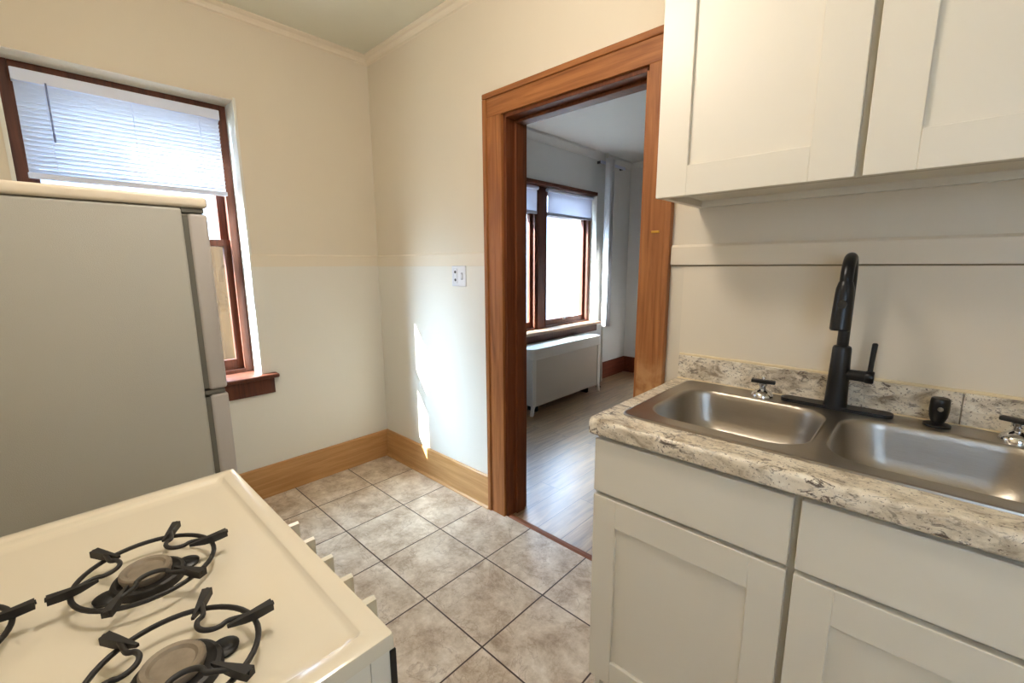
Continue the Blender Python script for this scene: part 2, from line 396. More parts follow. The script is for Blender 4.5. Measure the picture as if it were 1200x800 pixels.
bm = bmesh.new(); box(bm, 0, 3.0, YB-.1, YB, -.02, H+.05); box(bm, 3.6, XR, YB-.1, YB, -.02, H+.05); box(bm, 3.0, 3.6, YB-.1, YB, -.02, 1.1); box(bm, 3.0, 3.6, YB-.1, YB, 1.8, H+.05)
struct('wall_back', bm, m_cream)
struct('wall_far', bx(-0.0, XR, YF, YF+.1, -0.02, H+.05), m_grey)
struct('ceiling', bx(-0.3, XR+.1, YB-.1, TW/2, H, H+.1), m_ceil)
struct('ceiling_far_room', bx(-0.0, XR, TW, YF, H2, H2+.1), m_grey)
# crown moulding (two legs)
def crown(axis, a, b, sgn, m, z=H):
    s = 0.042
    pr = [(0, z), (s, z), (s, z-.006), (s*.78, z-.012), (s*.5, z-.016), (s*.3, z-.027), (s*.26, z-.037), (0.004, z-.041), (0, z-.045)]
    bm = bmesh.new()
    if axis == 'Y': prism(bm, [(u, v) for u, v in pr], 'Y', a, b)           # on x=0
    else: prism(bm, [(-u, v) for u, v in pr], 'X', a, b)                    # on y=0
    return bm
struct('trim_1', crown('Y', YB, 0.0, 1, m_trimw), m_trimw)
struct('trim_2', crown('X', 0.0, XR, 1, m_trimw), m_trimw)
# chair rail
def rail(axis, a, b, m, tt=.014):
    bm = bmesh.new(); t = tt
    pr = [(0, RZ0), (t, RZ0), (t, RZ1-.008), (t-.006, RZ1), (0, RZ1)]
    if axis == 'Y': prism(bm, pr, 'Y', a, b)
    else: prism(bm, [(-u, v) for u, v in pr], 'X', a, b)
    return bm
struct('trim_3', rail('Y', WA[1]+.008, 0.0, m_trimw, .007), m_trimw)
struct('trim_4', rail('X', 0.0, 1.043, m_trimw, .008), m_trimw)
struct('trim_5', rail('X', 1.984, XR, m_trimw), m_trimw)
struct('rail_shadow_strip', bx(1.984, XR, -.006, 0.0, RZ0-.005, RZ0-.0005), mat('rail_shadow_line', srgb(140, 126, 98), .8))  # dark strip painted in for the shadow line under the chair rail
# baseboards
def base_prof(h, t): return [(0, 0), (t, 0), (t, h-.006), (t-.006, h), (0, h)]
bm = bmesh.new(); prism(bm, base_prof(.187, .018), 'Y', YB, 0.0); struct('baseboard_left', bm, m_base_y)
bm = bmesh.new(); prism(bm, [(-u, v) for u, v in base_prof(.187, .018)], 'X', 0.018, 1.043)
prism(bm, [(-.018, 0), (-.030, 0), (-.029, .006), (-.024, .011), (-.018, .013)], 'X', 0.018, 1.043); struct('baseboard_front', bm, m_base)
bm = bmesh.new(); prism(bm, base_prof(.19, .02), 'Y', TW, YF); struct('baseboard_far_left', bm, m_rbase)
bm = bmesh.new(); prism(bm, [(YF-u, v) for u, v in base_prof(.19, .02)], 'X', 0.02, XR); struct('baseboard_far', bm, m_rbase)
bm = bmesh.new(); prism(bm, [(0, H2), (.05, H2), (.05, H2-.02), (.02, H2-.055), (0, H2-.07)], 'Y', TW, YF); struct('trim_6', bm, m_grey)
bm = bmesh.new(); prism(bm, [(YF, H2), (YF-.05, H2), (YF-.05, H2-.02), (YF-.02, H2-.055), (YF, H2-.07)], 'X', 0, XR); struct('trim_7', bm, m_grey)

# ------------------------------------------------------------------ doorway
d = bpy.data.objects.new('door_1', None); COL.objects.link(d); d.location = (1.517, 0.05, 0); d['_o'] = [1.517, 0.05, 0]; d['kind'] = 'structure'
CO0, CO1, CZ = 1.043, 1.982, 2.093
def casing(xa, xb, inner, m, nm):
    # flat board with raised outer band; xa outer edge, xb inner edge
    s = 1 if xb > xa else -1
    bm = bmesh.new()
    box(bm, min(xa+s*.022, xb), max(xa+s*.022, xb), -0.019, 0.0, 0.0, DZ+.0, bev=.002)
    box(bm, min(xa, xa+s*.024), max(xa, xa+s*.024), -0.028, 0.0, 0.0, CZ-.024, bev=.004)
    return obj(nm, bm, m, d)
casing(CO0, DX0, 1, m_case, 'casing')
casing(CO1, DX1, -1, m_case_s, 'casing')
bm = bmesh.new()
box(bm, CO0+.022, CO1-.022, -0.019, 0.0, DZ, CZ-.022, bev=.002)
box(bm, CO0, CO1, -0.028, 0.0, CZ-.024, CZ, bev=.004)
obj('head_casing', bm, m_case_x, d)
bm = bmesh.new()
box(bm, DX0-.002, DX0+.016, -0.004, TW+.0, 0, DZ, bev=.002); box(bm, DX0+.016, DX0+.030, 0.05, TW-.03, 0, DZ-.016, bev=.003)
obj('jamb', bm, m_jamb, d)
bm = bmesh.new()
box(bm, DX1-.016, DX1+.002, -0.004, TW, 0, DZ, bev=.002); box(bm, DX1-.030, DX1-.016, 0.05, TW-.03, 0, DZ-.016, bev=.003)
obj('jamb', bm, m_case, d)
bm = bmesh.new()
box(bm, DX0, DX1, -0.004, TW, DZ-.016, DZ+.002, bev=.002); box(bm, DX0+.016, DX1-.016, 0.05, TW-.03, DZ-.030, DZ-.016, bev=.003)
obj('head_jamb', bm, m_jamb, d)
bm = bmesh.new()
for z0 in (0.0,): box(bm, CO0+.024, DX0, TW, TW+.018, 0, DZ); box(bm, DX1, CO1, TW, TW+.018, 0, DZ); box(bm, CO0+.024, CO1, TW, TW+.018, DZ, CZ)
obj('rear_casing', bm, m_case, d)
bm = bmesh.new(); box(bm, DX1+.036, DX1+.066, -.0225, -.018, 1.424, 1.432, bev=.001)
obj('strike_hook', bm, mat('brass', srgb(220, 170, 80), .3, .9), d)
bm = bmesh.new(); prism(bm, [(-0.006, 0), (0.004, .006), (.020, .007), (.030, 0)], 'X', DX0+.016, DX1-.016)
struct('trim_8', bm, wood_mat('threshold_wood', srgb(120, 70, 46), srgb(150, 96, 66), 'X'), label='thin reddish wooden threshold strip')

# ------------------------------------------------------------------ windows
def double_hung(parent, y0, y1, z0, z1, xf, zm, m, fw=.034, screen=False):
    """frame plane front at x=xf; lower sash inside, upper sash outside"""
    bm = bmesh.new()
    box(bm, xf-.10, xf, y0, y0+fw, z0, z1, bev=.002); box(bm, xf-.10, xf, y1-fw, y1, z0, z1, bev=.002)
    box(bm, xf-.10, xf, y0+fw, y1-fw, z1-fw*.8, z1, bev=.002); box(bm, xf-.10, xf, y0+fw, y1-fw, z0, z0+.02, bev=.002)
    box(bm, xf-.012, xf+.004, y0+fw-.004, y0+fw+.008, z0+.02, z1-fw*.8); box(bm, xf-.012, xf+.004, y1-fw-.008, y1-fw+.004, z0+.02, z1-fw*.8)
    obj('window_frame', bm, m, parent)
    a, b = y0+fw, y1-fw
    for nm, xx, s0, s1 in (('upper_sash', xf-.075, zm-.018, z1-fw*.8), ('lower_sash', xf-.035, z0+.02, zm+.018)):
        bm = bmesh.new(); st = .036
        box(bm, xx-.030, xx, a, a+st, s0, s1, bev=.002); box(bm, xx-.030, xx, b-st, b, s0, s1, bev=.002)
        box(bm, xx-.030, xx, a+st, b-st, s1-.034, s1, bev=.002)
        box(bm, xx-.030, xx, a+st, b-st, s0, s0+(.034 if 'upper' in nm else .055), bev=.002)
        s = obj(nm, bm, m, parent)
        obj('pane', bx(xx-.017, xx-.013, a+st-.003, b-st+.003, s0+.03, s1-.03), m_glass, s)
    if screen:
        bm = bx(xf-.112, xf-.110, a, b, z0+.02, zm); obj('insect_screen', bm, m_screen, parent)
def win_root(name, loc):
    o = bpy.data.objects.new(name, None); COL.objects.link(o); o.location = loc; o['_o'] = list(loc); o['kind'] = 'structure'; return o
W1 = win_root('window_1', (-.13, -1.145, .722))
double_hung(W1, WA[0], WA[1], WA[2], WA[3], -.13, 1.44, m_win)
bm = bmesh.new()   # plaster reveal lining
box(bm, -.13, .006, WA[1]-.0005, WA[1]+.012, WA[2], WA[3]+.012, bev=.001); box(bm, -.13, .006, WA[0]-.012, WA[0]+.0005, WA[2], WA[3]+.012); obj('reveal', bm, m_reveal, W1)
obj('head_reveal', bx(-.13, .006, WA[0], WA[1], WA[3]-.0005, WA[3]+.012), m_cream, W1)  # duller cream puts the weaker light on the head into its colour
bm = bmesh.new(); box(bm, -.14, .055, WA[0]-.075, WA[1]+.078, WA[2]-.022, WA[2]+.001, bev=.008, seg=3); obj('window_stool', bm, m_win, W1, True)
bm = bmesh.new(); box(bm, 0.0, .022, WA[0]-.05, WA[1]+.058, WA[2]-.112, WA[2]-.02, bev=.003); obj('apron', bm, m_win, W1)

W2 = win_root('window_2', (-.07, 1.78, .69))
MY0, MY1 = 1.71, 1.80
double_hung(W2, WB[0], MY0, WB[2], WB[3], -.07, 1.80, m_win, fw=.03)
double_hung(W2, MY1, WB[1], WB[2], WB[3], -.07, 1.80, m_win, fw=.045)
obj('mullion', bx(-.17, -.06, MY0, MY1, WB[2], WB[3], bev=.003), m_win, W2)
bm = bmesh.new(); box(bm, -.07, .004, WB[1]-.0005, WB[1]+.01, WB[2], WB[3]+.01); box(bm, -.07, .004, WB[0]-.01, WB[0]+.0005, WB[2], WB[3]+.01)
obj('reveal', bm, m_reveal, W2)
bm = bmesh.new(); box(bm, -.08, .014, WB[0], WB[1], WB[3]-.02, WB[3]+.012, bev=.003); obj('head_trim', bm, m_win, W2)
bm = bmesh.new(); box(bm, -.08, .065, WB[0]-.06, WB[1]+.06, WB[2]-.022, WB[2]+.004, bev=.006); obj('window_stool', bm, wood_mat('worn_stool_wood', srgb(120, 84, 60), srgb(176, 140, 110), 'Y'), W2)
bm = bmesh.new(); box(bm, 0, .02, WB[0]-.04, WB[1]+.04, WB[2]-.10, WB[2]-.02, bev=.003); obj('apron', bm, m_win, W2)
bm = bmesh.new(); box(bm, -.098, -.082, 2.15, 2.20, WB[2]+.06, WB[2]+.085, bev=.004); obj('sash_lift', bm, m_chrome, W2)

W3 = win_root('fill_window', (3.3, YB-.05, 1.0))  # unseen window added behind the camera to bring in fill daylight
bm = bmesh.new()
for a, b, c, e_ in ((3.0, 3.03, 1.1, 1.8), (3.57, 3.6, 1.1, 1.8), (3.03, 3.57, 1.77, 1.8), (3.03, 3.57, 1.1, 1.14), (3.03, 3.57, 1.44, 1.465)): box(bm, a, b, YB-.09, YB-.05, c, e_, bev=.002)
obj('window_frame', bm, m_win, W3)
obj('pane', bx(3.02, 3.58, YB-.072, YB-.068, 1.12, 1.78), m_glass, W3)

# mini blind in the kitchen window
B = thing('window_blind', 'white slatted mini blind lowered over upper half of the kitchen window', 'blind', (-.09, -1.155, 1.68))
by0, by1 = -1.516, -.803
obj('headrail', bx(-.125, -.088, by0, by1, 2.052, 2.100, bev=.003), m_blindr, B)
bm = bmesh.new(); z = 2.043; k = 0
while z > 1.708:
    c = Vector((-.107, 0, z)); dx, dz = .0098, -.0074
    pts = [(-1, 0.0), (-.5, .0012), (0, .0017), (.5, .0012), (1, 0)]
    A = [bm.verts.new((c.x+t*dx+h*.6, by0+.004, c.z+t*dz*-1+h*.6)) for t, h in pts]; Bv = [bm.verts.new((v.co.x, by1-.004, v.co.z)) for v in A]
    for i in range(4): bm.faces.new((A[i], A[i+1], Bv[i+1], Bv[i]))
    z -= .0185
o = obj('slats', bm, m_blind, B); md = o.modifiers.new('s', 'SOLIDIFY'); md.thickness = .0005
obj('bottom_rail', bx(-.118, -.094, by0, by1, 1.680, 1.702, bev=.003), m_blindr, B)
bm = bmesh.new(); tube(bm, [(-.086, -1.42, 2.06), (-.084, -1.42, 1.86)], .003, 8); lathe(bm, [(.003, 0), (.0042, .01), (.0042, .03), (.003, .036)], (-.084, -1.42, 1.83), 10); obj('wand', bm, mat('clear_wand', srgb(120, 130, 160), .2), B)
for yy in (by0+.09, -1.15, by1-.09):
    for xx in (-.119, -.0945):
        bm = bmesh.new(); tube(bm, [(xx, yy, 2.06), (xx, yy, 1.70)], .0007, 5); obj('ladder_cord', bm, m_blindr, B)

# roller shades in the far room
for i, (ya, yb, nm) in enumerate(((WB[0]+.03, MY0-.03, 'left'), (MY1+.02, WB[1]-.02, 'right'))):
    T = thing('roller_shade', 'short white shade on the %s far room window, %s' % (nm, 'beside the curtain' if i else 'partly hidden by the doorway'), 'shade', (-.05, (ya+yb)/2, 1.76), 'shades in the far room windows')
    bm = bmesh.new(); tube(bm, [(-.04, ya, WB[3]-.045), (-.04, yb, WB[3]-.045)], .018, 16); obj('roller', bm, m_blindr, T, True)
    bm = bx(-.0402, -.0395, ya+.01, yb-.01, 1.80, WB[3]-.045); obj('shade_cloth', bm, m_shade, T)
    obj('hem_bar', bx(-.046, -.034, ya+.01, yb-.01, 1.775, 1.802, bev=.003), mat('hem_bar_grey', srgb(170, 175, 190), .5), T)

# ------------------------------------------------------------------ far room things
Rr = thing('radiator_cover', 'white metal radiator cover on splayed feet under the far room window', 'radiator cover', (.15, 1.8, 0))
ra, rb = 1.262, 2.352
bm = bmesh.new()
def rrect(x0, x1, y0, y1, r, n=6, back=True):
    out = []
    for cx, cy, a0, rr_ in ((x1-r, y0+r, -90, r), (x1-r, y1-r, 0, r)):
        for i in range(n+1):
            a = math.radians(a0+90*i/n); out.append((cx+rr_*math.cos(a), cy+rr_*math.sin(a)))
    out += [(x0, y1), (x0, y0)]
    return out
prism(bm, rrect(.05, .268, ra-.006, rb+.006, .05), 'Z', .50, .597); 
o = obj('cover_top', bm, m_rad, Rr); md = o.modifiers.new('b', 'BEVEL'); md.width = .006; md.segments = 3; md.limit_method = 'ANGLE'
obj('front_panel', bx(.244, .254, ra+.04, rb-.04, .075, .502, bev=.002), mat('panel_beige_metal', srgb(196, 186, 170), .4), Rr)
for s, ye in ((1, ra), (-1, rb)):
    bm = bmesh.new(); prism(bm, [(ye, .505), (ye+s*.05, .505), (ye+s*.05, .10), (ye+s*.028, .06), (ye+s*.012, .0), (ye-s*.006, .0), (ye+s*.004, .07)], 'X', .238, .262)
    obj('leg', bm, m_rad, Rr)
    bm = bmesh.new(); box(bm, .055, .24, min(ye, ye+s*.012), max(ye, ye+s*.012), .09, .505); box(bm, .055, .08, min(ye, ye+s*.012), max(ye, ye+s*.012), 0, .10); obj('side_panel', bm, m_rad, Rr)
bm = bmesh.new()
for k in range(18):
    y = ra+.09+k*.053; box(bm, .09, .21, y, y+.035, .09, .47, bev=.012)
box(bm, .12, .18, ra+.09, rb-.1, .12, .16)
for yy in (ra+.12, rb-.15): box(bm, .10, .20, yy, yy+.03, 0.0, .12)
tag(obj('radiator', bm, m_dark), 'dark column radiator inside the white metal cover', 'radiator')
bm = bmesh.new(); tube(bm, [(.06, 2.70, 0), (.06, 2.70, H2)], .013, 14); tag(obj('riser_pipe', bm, m_rad, None, True), 'thin white vertical heating pipe behind the sheer curtain', 'pipe')
bm = bmesh.new(); tube(bm, [(.17, 2.366, .14), (.17, 2.45, .14), (.17, 2.47, .13), (.17, 2.475, .10), (.17, 2.475, 0)], .014, 12)
lathe(bm, [(.028, 0), (.028, .006), (.016, .01)], (.17, 2.475, 0), 16)
tag(obj('supply_pipe', bm, m_gasket, None, True), 'short dark pipe elbow at the right end of the radiator cover', 'pipe')
# curtain
C_ = thing('sheer_curtain', 'narrow white sheer curtain bunched at the window\'s right', 'curtain', (.12, 2.75, .70))
bm = bmesh.new(); n = 90; top = []; rows = []
for j in range(14):
    t = j/13; z = 2.40 - t*1.76; wd = .105 - .02*t; row = []
    for i in range(n):
        u = i/(n-1); a = u*PI*9
        row.append(bm.verts.new((.115 + (.030+.008*math.sin(3*t+u*5))*math.sin(a), 2.625 + wd*u + .006*math.sin(a*2+t*2) + .02*t*0, z)))
    rows.append(row)
for a, b in zip(rows, rows[1:]):
    for i in range(n-1): bm.faces.new((a[i], a[i+1], b[i+1], b[i]))
o = obj('cloth', bm, m_sheer, C_, True); md = o.modifiers.new('s', 'SOLIDIFY'); md.thickness = .0012
CR = thing('curtain_rod', 'white curtain rod near the ceiling above the sheer curtain', 'curtain rod', (.058, 2.8, 2.34))
bm = bmesh.new(); box(bm, .052, .064, 2.58, 3.08, 2.345, 2.375, bev=.003); obj('rod', bm, m_blindr, CR)
for yy in (2.60, 3.06): obj('bracket', bx(0, .053, yy, yy+.012, 2.35, 2.375), m_slot, CR)

# ------------------------------------------------------------------ outlet
O = thing('outlet_plate', 'white wall plate with outlet and switch below the chair rail by the doorway', 'outlet', (.826, -.005, 1.205))
obj('plate', bx(.771, .882, -.0115, -.005, 1.204, 1.311, bev=.0025, seg=3), m_plate, O)
bm = bmesh.new(); box(bm, .786, .818, -.0135, -.011, 1.218, 1.297, bev=.004, seg=3); rc = obj('receptacle', bm, m_plate, O)
for zc in (1.279, 1.237):
    bm = bmesh.new(); lathe(bm, [(.0075, 0), (.0075, .0016)], (.802, -.0145, zc), 16, 'Y'); obj('socket_hole', bm, m_slot, rc)
bm = bmesh.new(); box(bm, .848, .860, -.018, -.011, 1.245, 1.268, bev=.002); tg = obj('switch_toggle', bm, m_plate, O)
obj('toggle_slot', bx(.8455, .8625, -.0122, -.0105, 1.238, 1.276), mat('slot_grey', srgb(170, 172, 180), .5), O)

# ------------------------------------------------------------------ base cabinet
CX0 = 2.044; CX1 = 3.55
BC = thing('base_cabinet', 'cream painted base cabinet with recessed-panel doors under the granite counter', 'cabinet', (2.8, -.3, 0))
bm = bmesh.new()
box(bm, CX0, CX0+.018, -.535, -.005, 0, .870); box(bm, CX1-.018, CX1, -.535, -.005, 0, .870)
box(bm, CX0+.018, CX1-.018, -.50, -.005, .10, .118); box(bm, CX0+.018, CX1-.018, -.48, -.462, 0, .10); box(bm, CX0+.018, CX1-.018, -.02, -.005, .118, .60)
obj('carcass', bm, m_cab, BC)
def frame_bars(bm, xs, zs, y0, y1, wv, wh):
    for x in xs: box(bm, x-wv/2, x+wv/2, y0, y1, zs[0], zs[-1])
bm = bmesh.new()
box(bm, CX0, CX0+.04, -.553, -.535, .10, .870); box(bm, 2.492, 2.532, -.553, -.535, .10, .870); box(bm, 2.95, 2.99, -.553, -.535, .10, .870); box(bm, CX1-.04, CX1, -.553, -.535, .10, .870)
for z0, z1 in ((.10, .13), (.675, .715), (.84, .870)):
    for a, b in ((CX0+.04, 2.492), (2.532, 2.95), (2.99, CX1-.04)): box(bm, a, b, -.553, -.535, z0, z1)
obj('face_frame', bm, m_cabface, BC)
def shaker(parent, x0, x1, z0, z1, yb, th=.019, st=.068, rl=.078, name='door'):
    bm = bmesh.new()
    box(bm, x0, x0+st, yb-th, yb, z0, z1, bev=.0012, seg=1); box(bm, x1-st, x1, yb-th, yb, z0, z1, bev=.0012, seg=1)
    box(bm, x0+st, x1-st, yb-th, yb, z1-rl, z1, bev=.0012, seg=1); box(bm, x0+st, x1-st, yb-th, yb, z0, z0+rl, bev=.0012, seg=1)
    dd = obj(name, bm, m_cab, parent)
    obj('panel', bx(x0+st-.004, x1-st+.004, yb-th+.009, yb-.004, z0+rl-.004, z1-rl+.004), m_cab, dd)
    return dd
for a, b in ((2.046, 2.506), (2.519, 2.982), (2.995, 3.54)):
    shaker(BC, a, b, .12, .694, -.5535)
    obj('drawer_front', bx(a, b, -.5725, -.5535, .706, .856, bev=.0025), m_cab, BC)

# countertop with rolled front edge, cut out for the sink
CTZ = .914
SX0, SX1, SY0, SY1 = 2.083, 2.935, -.515, -.040
def rr_loop(x0, x1, y0, y1, r, n=8):
    out = []
    for cx, cy, a0 in ((x1-r, y1-r, 0), (x0+r, y1-r, 90), (x0+r, y0+r, 180), (x1-r, y0+r, 270)):
        for i in range(n+1):
            a = math.radians(a0+90*i/n); out.append((cx+r*math.cos(a), cy+r*math.sin(a)))
    return out
CT = thing('countertop', 'speckled beige granite-look countertop with rolled front edge', 'countertop', (2.8, -.3, .871))
bm = bmesh.new()
bx0, bx1 = 2.036, 3.56; fy = -.589; hx0, hx1, hy0, hy1 = SX0+.02, SX1-.02, SY0+.02, SY1-.015
prof = [(-.548, .871), (fy+.004, .871), (fy, .875)]
for i in range(7):
    a = math.radians(180-90*i/6); prof.append((fy+.014+.014*math.cos(a), .900+.014*math.sin(a)))
prof += [(hy0, CTZ), (hy0, .884), (-.548, .884)]
prism(bm, prof, 'X', bx0, bx1)
box(bm, bx0, hx0, hy0, -.002, .884, CTZ); box(bm, hx1, bx1, hy0, -.002, .884, CTZ); box(bm, hx0, hx1, hy1, -.002, .884, CTZ)
obj('slab', bm, m_granite, CT, True)
obj('edge_strip', bx(bx0-.0012, bx0+.0003, fy+.006, -.02, .872, .912), m_granite, CT)
for a, b, nm in ((2.036, 2.748, 'backsplash'), (2.7495, 3.56, 'backsplash')):
    obj(nm, bx(a, b, -.020, -.0055, CTZ, .997, bev=.002), m_granite, CT)
bm = bmesh.new()
pts = []; x = 2.036
while x < 3.5: pts.append((x, -.0085 - .0025*random.random(), .9985+.002*random.random())); x += .03
tube(bm, pts, .0055, 8); tube(bm, [(p[0], -.0215, CTZ+.001) for p in pts], .003, 6)
obj('caulk_bead', bm, m_caulk, CT, True)

# ------------------------------------------------------------------ sink
SK = thing('kitchen_sink', 'double bowl stainless steel drop-in sink set in the countertop', 'sink', (2.5, -.28, .74))
RIM = CTZ+.006
def loop_verts(bm, lp, z): return [bm.verts.new((x, y, z)) for x, y in lp]
def bridge(bm, a, b):
    n = len(a)
    for i in range(n): bm.faces.new((a[i], a[(i+1) % n], b[(i+1) % n], b[i]))
def insetl(x0, x1, y0, y1, r, d): return rr_loop(x0+d, x1-d, y0+d, y1-d, max(r-d, .01))
bowls = [(2.128, 2.496, -.462, -.132, .085), (2.532, 2.900, -.462, -.132, .085)]
bm = bmesh.new()
A = loop_verts(bm, rr_loop(SX0, SX1, SY0, SY1, .03), CTZ+.0004)
B2 = loop_verts(bm, rr_loop(SX0+.001, SX1-.001, SY0+.001, SY1-.001, .03), CTZ+.0045)
C2 = loop_verts(bm, insetl(SX0, SX1, SY0, SY1, .03, .006), RIM)
D2 = loop_verts(bm, insetl(SX0, SX1, SY0, SY1, .03, .012), RIM-.0015)
bridge(bm, A, B2); bridge(bm, B2, C2); bridge(bm, C2, D2)
tops = []
for b_ in bowls:
    tops.append(loop_verts(bm, insetl(*b_, -.008), RIM-.0015))
edges = []
for lp in [D2]+tops:
    for i in range(len(lp)):
        e = bm.edges.get((lp[i], lp[(i+1) % len(lp)])) or bm.edges.new((lp[i], lp[(i+1) % len(lp)])); edges.append(e)
bmesh.ops.triangle_fill(bm, use_beauty=True, use_dissolve=False, edges=edges)
deck = obj('sink_deck', bm, m_steel, SK, True)
for b_ in bowls:
    bm = bmesh.new(); prev = None
    for d_, z in ((-.008, -.0015), (-.005, -.0010), (-.002, -.003), (.001, -.008), (.003, -.02), (.008, -.05), (.014, -.085), (.022, -.108), (.034, -.124), (.052, -.134), (.08, -.139), (.12, -.141)):
        x0, x1, y0, y1, r = b_
        lp = loop_verts(bm, rr_loop(x0+d_, x1-d_, y0+d_, y1-d_, max(r-d_*.25, .03)), RIM+z)
        if prev: bridge(bm, prev, lp)
        prev = lp
    bm.faces.new(prev)
    o = obj('basin', bm, m_steel, SK, True)
    cx, cy = (b_[0]+b_[1])/2, (b_[2]+b_[3])/2
    bm = bmesh.new(); lathe(bm, [(.043, 0), (.043, .002), (.038, .003), (.034, .001), (.030, -.002), (.006, -.002), (.005, .003), (.001, .004)], (cx, cy, RIM-.140), 28); obj('drain', bm, m_chrome, o, True)

# ------------------------------------------------------------------ faucet
F = thing('kitchen_faucet', 'matte black gooseneck faucet with side lever behind the sink', 'faucet', (2.503, -.076, RIM))
bm = bmesh.new()
pl = []
for i in range(40):
    a = 2*PI*i/40; c, s = math.cos(a), math.sin(a)
    pl.append((2.500+(.105 if c > 0 else -.105)*(abs(c) > .0001)+.022*c, -.076+.024*s))
prism(bm, pl, 'Z', RIM-.002, RIM+.008); o = obj('base_plate', bm, m_black, F, True)
fx, fyy = 2.503, -.076
bm = bmesh.new(); lathe(bm, [(.0275, .005), (.0275, .012), (.026, .02), (.0235, .10), (.0215, .168), (.0195, .173), (.014, .176)], (fx, fyy, RIM), 36); obj('body', bm, m_black, F, True)
# spout arcs forward and a little to the left
dirx, diry = .03, -.9995
pts = []; R0 = .062; zt = 1.266; cxa = R0
for z in (RIM+.17, 1.13, 1.17, 1.21, 1.25): pts.append((fx, fyy, z))
for i in range(1, 15):
    a = PI*i/14; rr = R0-R0*math.cos(a); pts.append((fx+dirx*rr, fyy+diry*rr, zt+R0*math.sin(a)))
bm = bmesh.new(); tube(bm, pts, .0135, 20); obj('spout', bm, m_black, F, True)
e = Vector(pts[-1]); dn = Vector((dirx*.10, diry*.10, -1)).normalized()
bm = bmesh.new()
q = [e+dn*t for t in (-.004, .002, .012, .03, .06, .10, .112, .116)]
tube(bm, q, [.0145, .016, .0185, .0195, .0205, .0215, .0215, .018], 24); hd = obj('spray_head', bm, m_black, F, True)
bm = bmesh.new(); pb = e+dn*.05+Vector((0, -.0195, 0)); lathe(bm, [(.010, -.004), (.010, .003), (.008, .005)][::-1], tuple(pb), 16, 'Y'); obj('spray_button', bm, m_blackp, hd)
bm = bmesh.new(); tube(bm, [(fx+.015, fyy-.002, 1.018), (fx+.028, fyy-.002, 1.018), (fx+.058, fyy-.004, 1.018), (fx+.072, fyy-.004, 1.018)], [.0145, .0145, .0150, .0150], 20)
tube(bm, [(fx+.056, fyy-.004, 1.018), (fx+.059, fyy-.004, 1.018), (fx+.072, fyy-.005, 1.018), (fx+.075, fyy-.005, 1.018)], [.015, .0170, .0170, .015], 20)
hb = obj('handle_hub', bm, m_black, F, True)
bm = bmesh.new(); tube(bm, [(fx+.065, fyy-.004, 1.024), (fx+.066, fyy-.003, 1.06), (fx+.068, fyy-.001, 1.106), (fx+.068, fyy-.001, 1.109)], [.0062, .0058, .0064, .004], 12); obj('lever', bm, m_black, hb, True)

# side sprayer
SP = thing('side_sprayer', 'small black side sprayer standing right of the faucet on the sink', 'sprayer', (2.708, -.074, RIM))
bm = bmesh.new(); lathe(bm, [(.026, -.002), (.026, .003), (.023, .005), (.014, .007), (.012, .009)], (2.708, -.074, RIM), 30); obj('holder', bm, m_blackp, SP, True)
bm = bmesh.new(); lathe(bm, [(.011, .006), (.014, .013), (.0175, .024), (.019, .040), (.0185, .060), (.0175, .067), (.0155, .069)], (2.708, -.074, RIM), 30)
hd = obj('spray_body', bm, m_blackp, SP, True)
bm = bmesh.new(); lathe(bm, [(.0055, -.003), (.0055, .001), (.004, .002)][::-1], (2.709, -.095, RIM+.046), 14, 'Y'); obj('spray_button', bm, m_chrome, hd)
# two old chrome taps
def tap(cx, cy, label, ang):
    T = thing('sink_tap', label, 'tap', (cx, cy, RIM), None)
    bm = bmesh.new(); lathe(bm, [(.030, -.002), (.030, .004), (.026, .011), (.018, .017), (.012, .020), (.010, .022)], (cx, cy, RIM), 30); obj('flange', bm, m_chrome, T, True)
    bm = bmesh.new(); lathe(bm, [(.009, .018), (.009, .030), (.013, .034), (.013, .040), (.008, .043)], (cx, cy, RIM), 20); obj('stem', bm, m_chrome, T, True)
    bm = bmesh.new(); box(bm, -.032, .032, -.010, .010, .040, .050, bev=.003)
    bmesh.ops.rotate(bm, verts=bm.verts, cent=(0, 0, 0), matrix=Matrix.Rotation(ang, 3, 'Z')); bmesh.ops.translate(bm, verts=bm.verts, vec=(cx, cy, RIM)); obj('handle', bm, m_blackp, T)
    return T
TL = tap(2.325, -.090, 'chrome tap with black bar handle left of the black faucet', .15)
bm = bmesh.new(); lathe(bm, [(.004, .05), (.0045, .056), (.002, .060)], (2.325, -.090, RIM), 12); obj('cap_screw', bm, m_chrome, TL, True)
TR = tap(2.838, -.085, 'chrome tap with black bar handle right of the side sprayer', -.35)

# ------------------------------------------------------------------ upper cabinet
UC = thing('wall_cabinet', 'cream painted wall cabinet with recessed-panel doors above the sink', 'cabinet', (2.8, -.15, 1.496))
UX0, UX1, UZ0, UZ1 = 2.064, 3.44, 1.498, 2.40
bm = bmesh.new()
box(bm, UX0, UX0+.018, -.282, -.0, UZ0, UZ1); box(bm, UX1-.018, UX1, -.282, 0, UZ0, UZ1)
box(bm, UX0+.018, UX1-.018, -.282, 0, UZ0+.020, UZ0+.036); box(bm, UX0+.018, UX1-.018, -.282, 0, UZ1-.018, UZ1)
box(bm, UX0+.018, UX1-.018, -.012, 0, UZ0+.036, UZ1-.018); box(bm, UX0+.018, UX1-.018, -.020, 0, UZ0, UZ0+.020)
obj('carcass', bm, m_cab, UC)
bm = bmesh.new()
box(bm, UX0, UX0+.04, -.300, -.282, UZ0, UZ1); box(bm, 2.497, 2.537, -.300, -.282, UZ0, UZ1); box(bm, 2.95, 2.99, -.300, -.282, UZ0, UZ1); box(bm, UX1-.04, UX1, -.300, -.282, UZ0, UZ1)
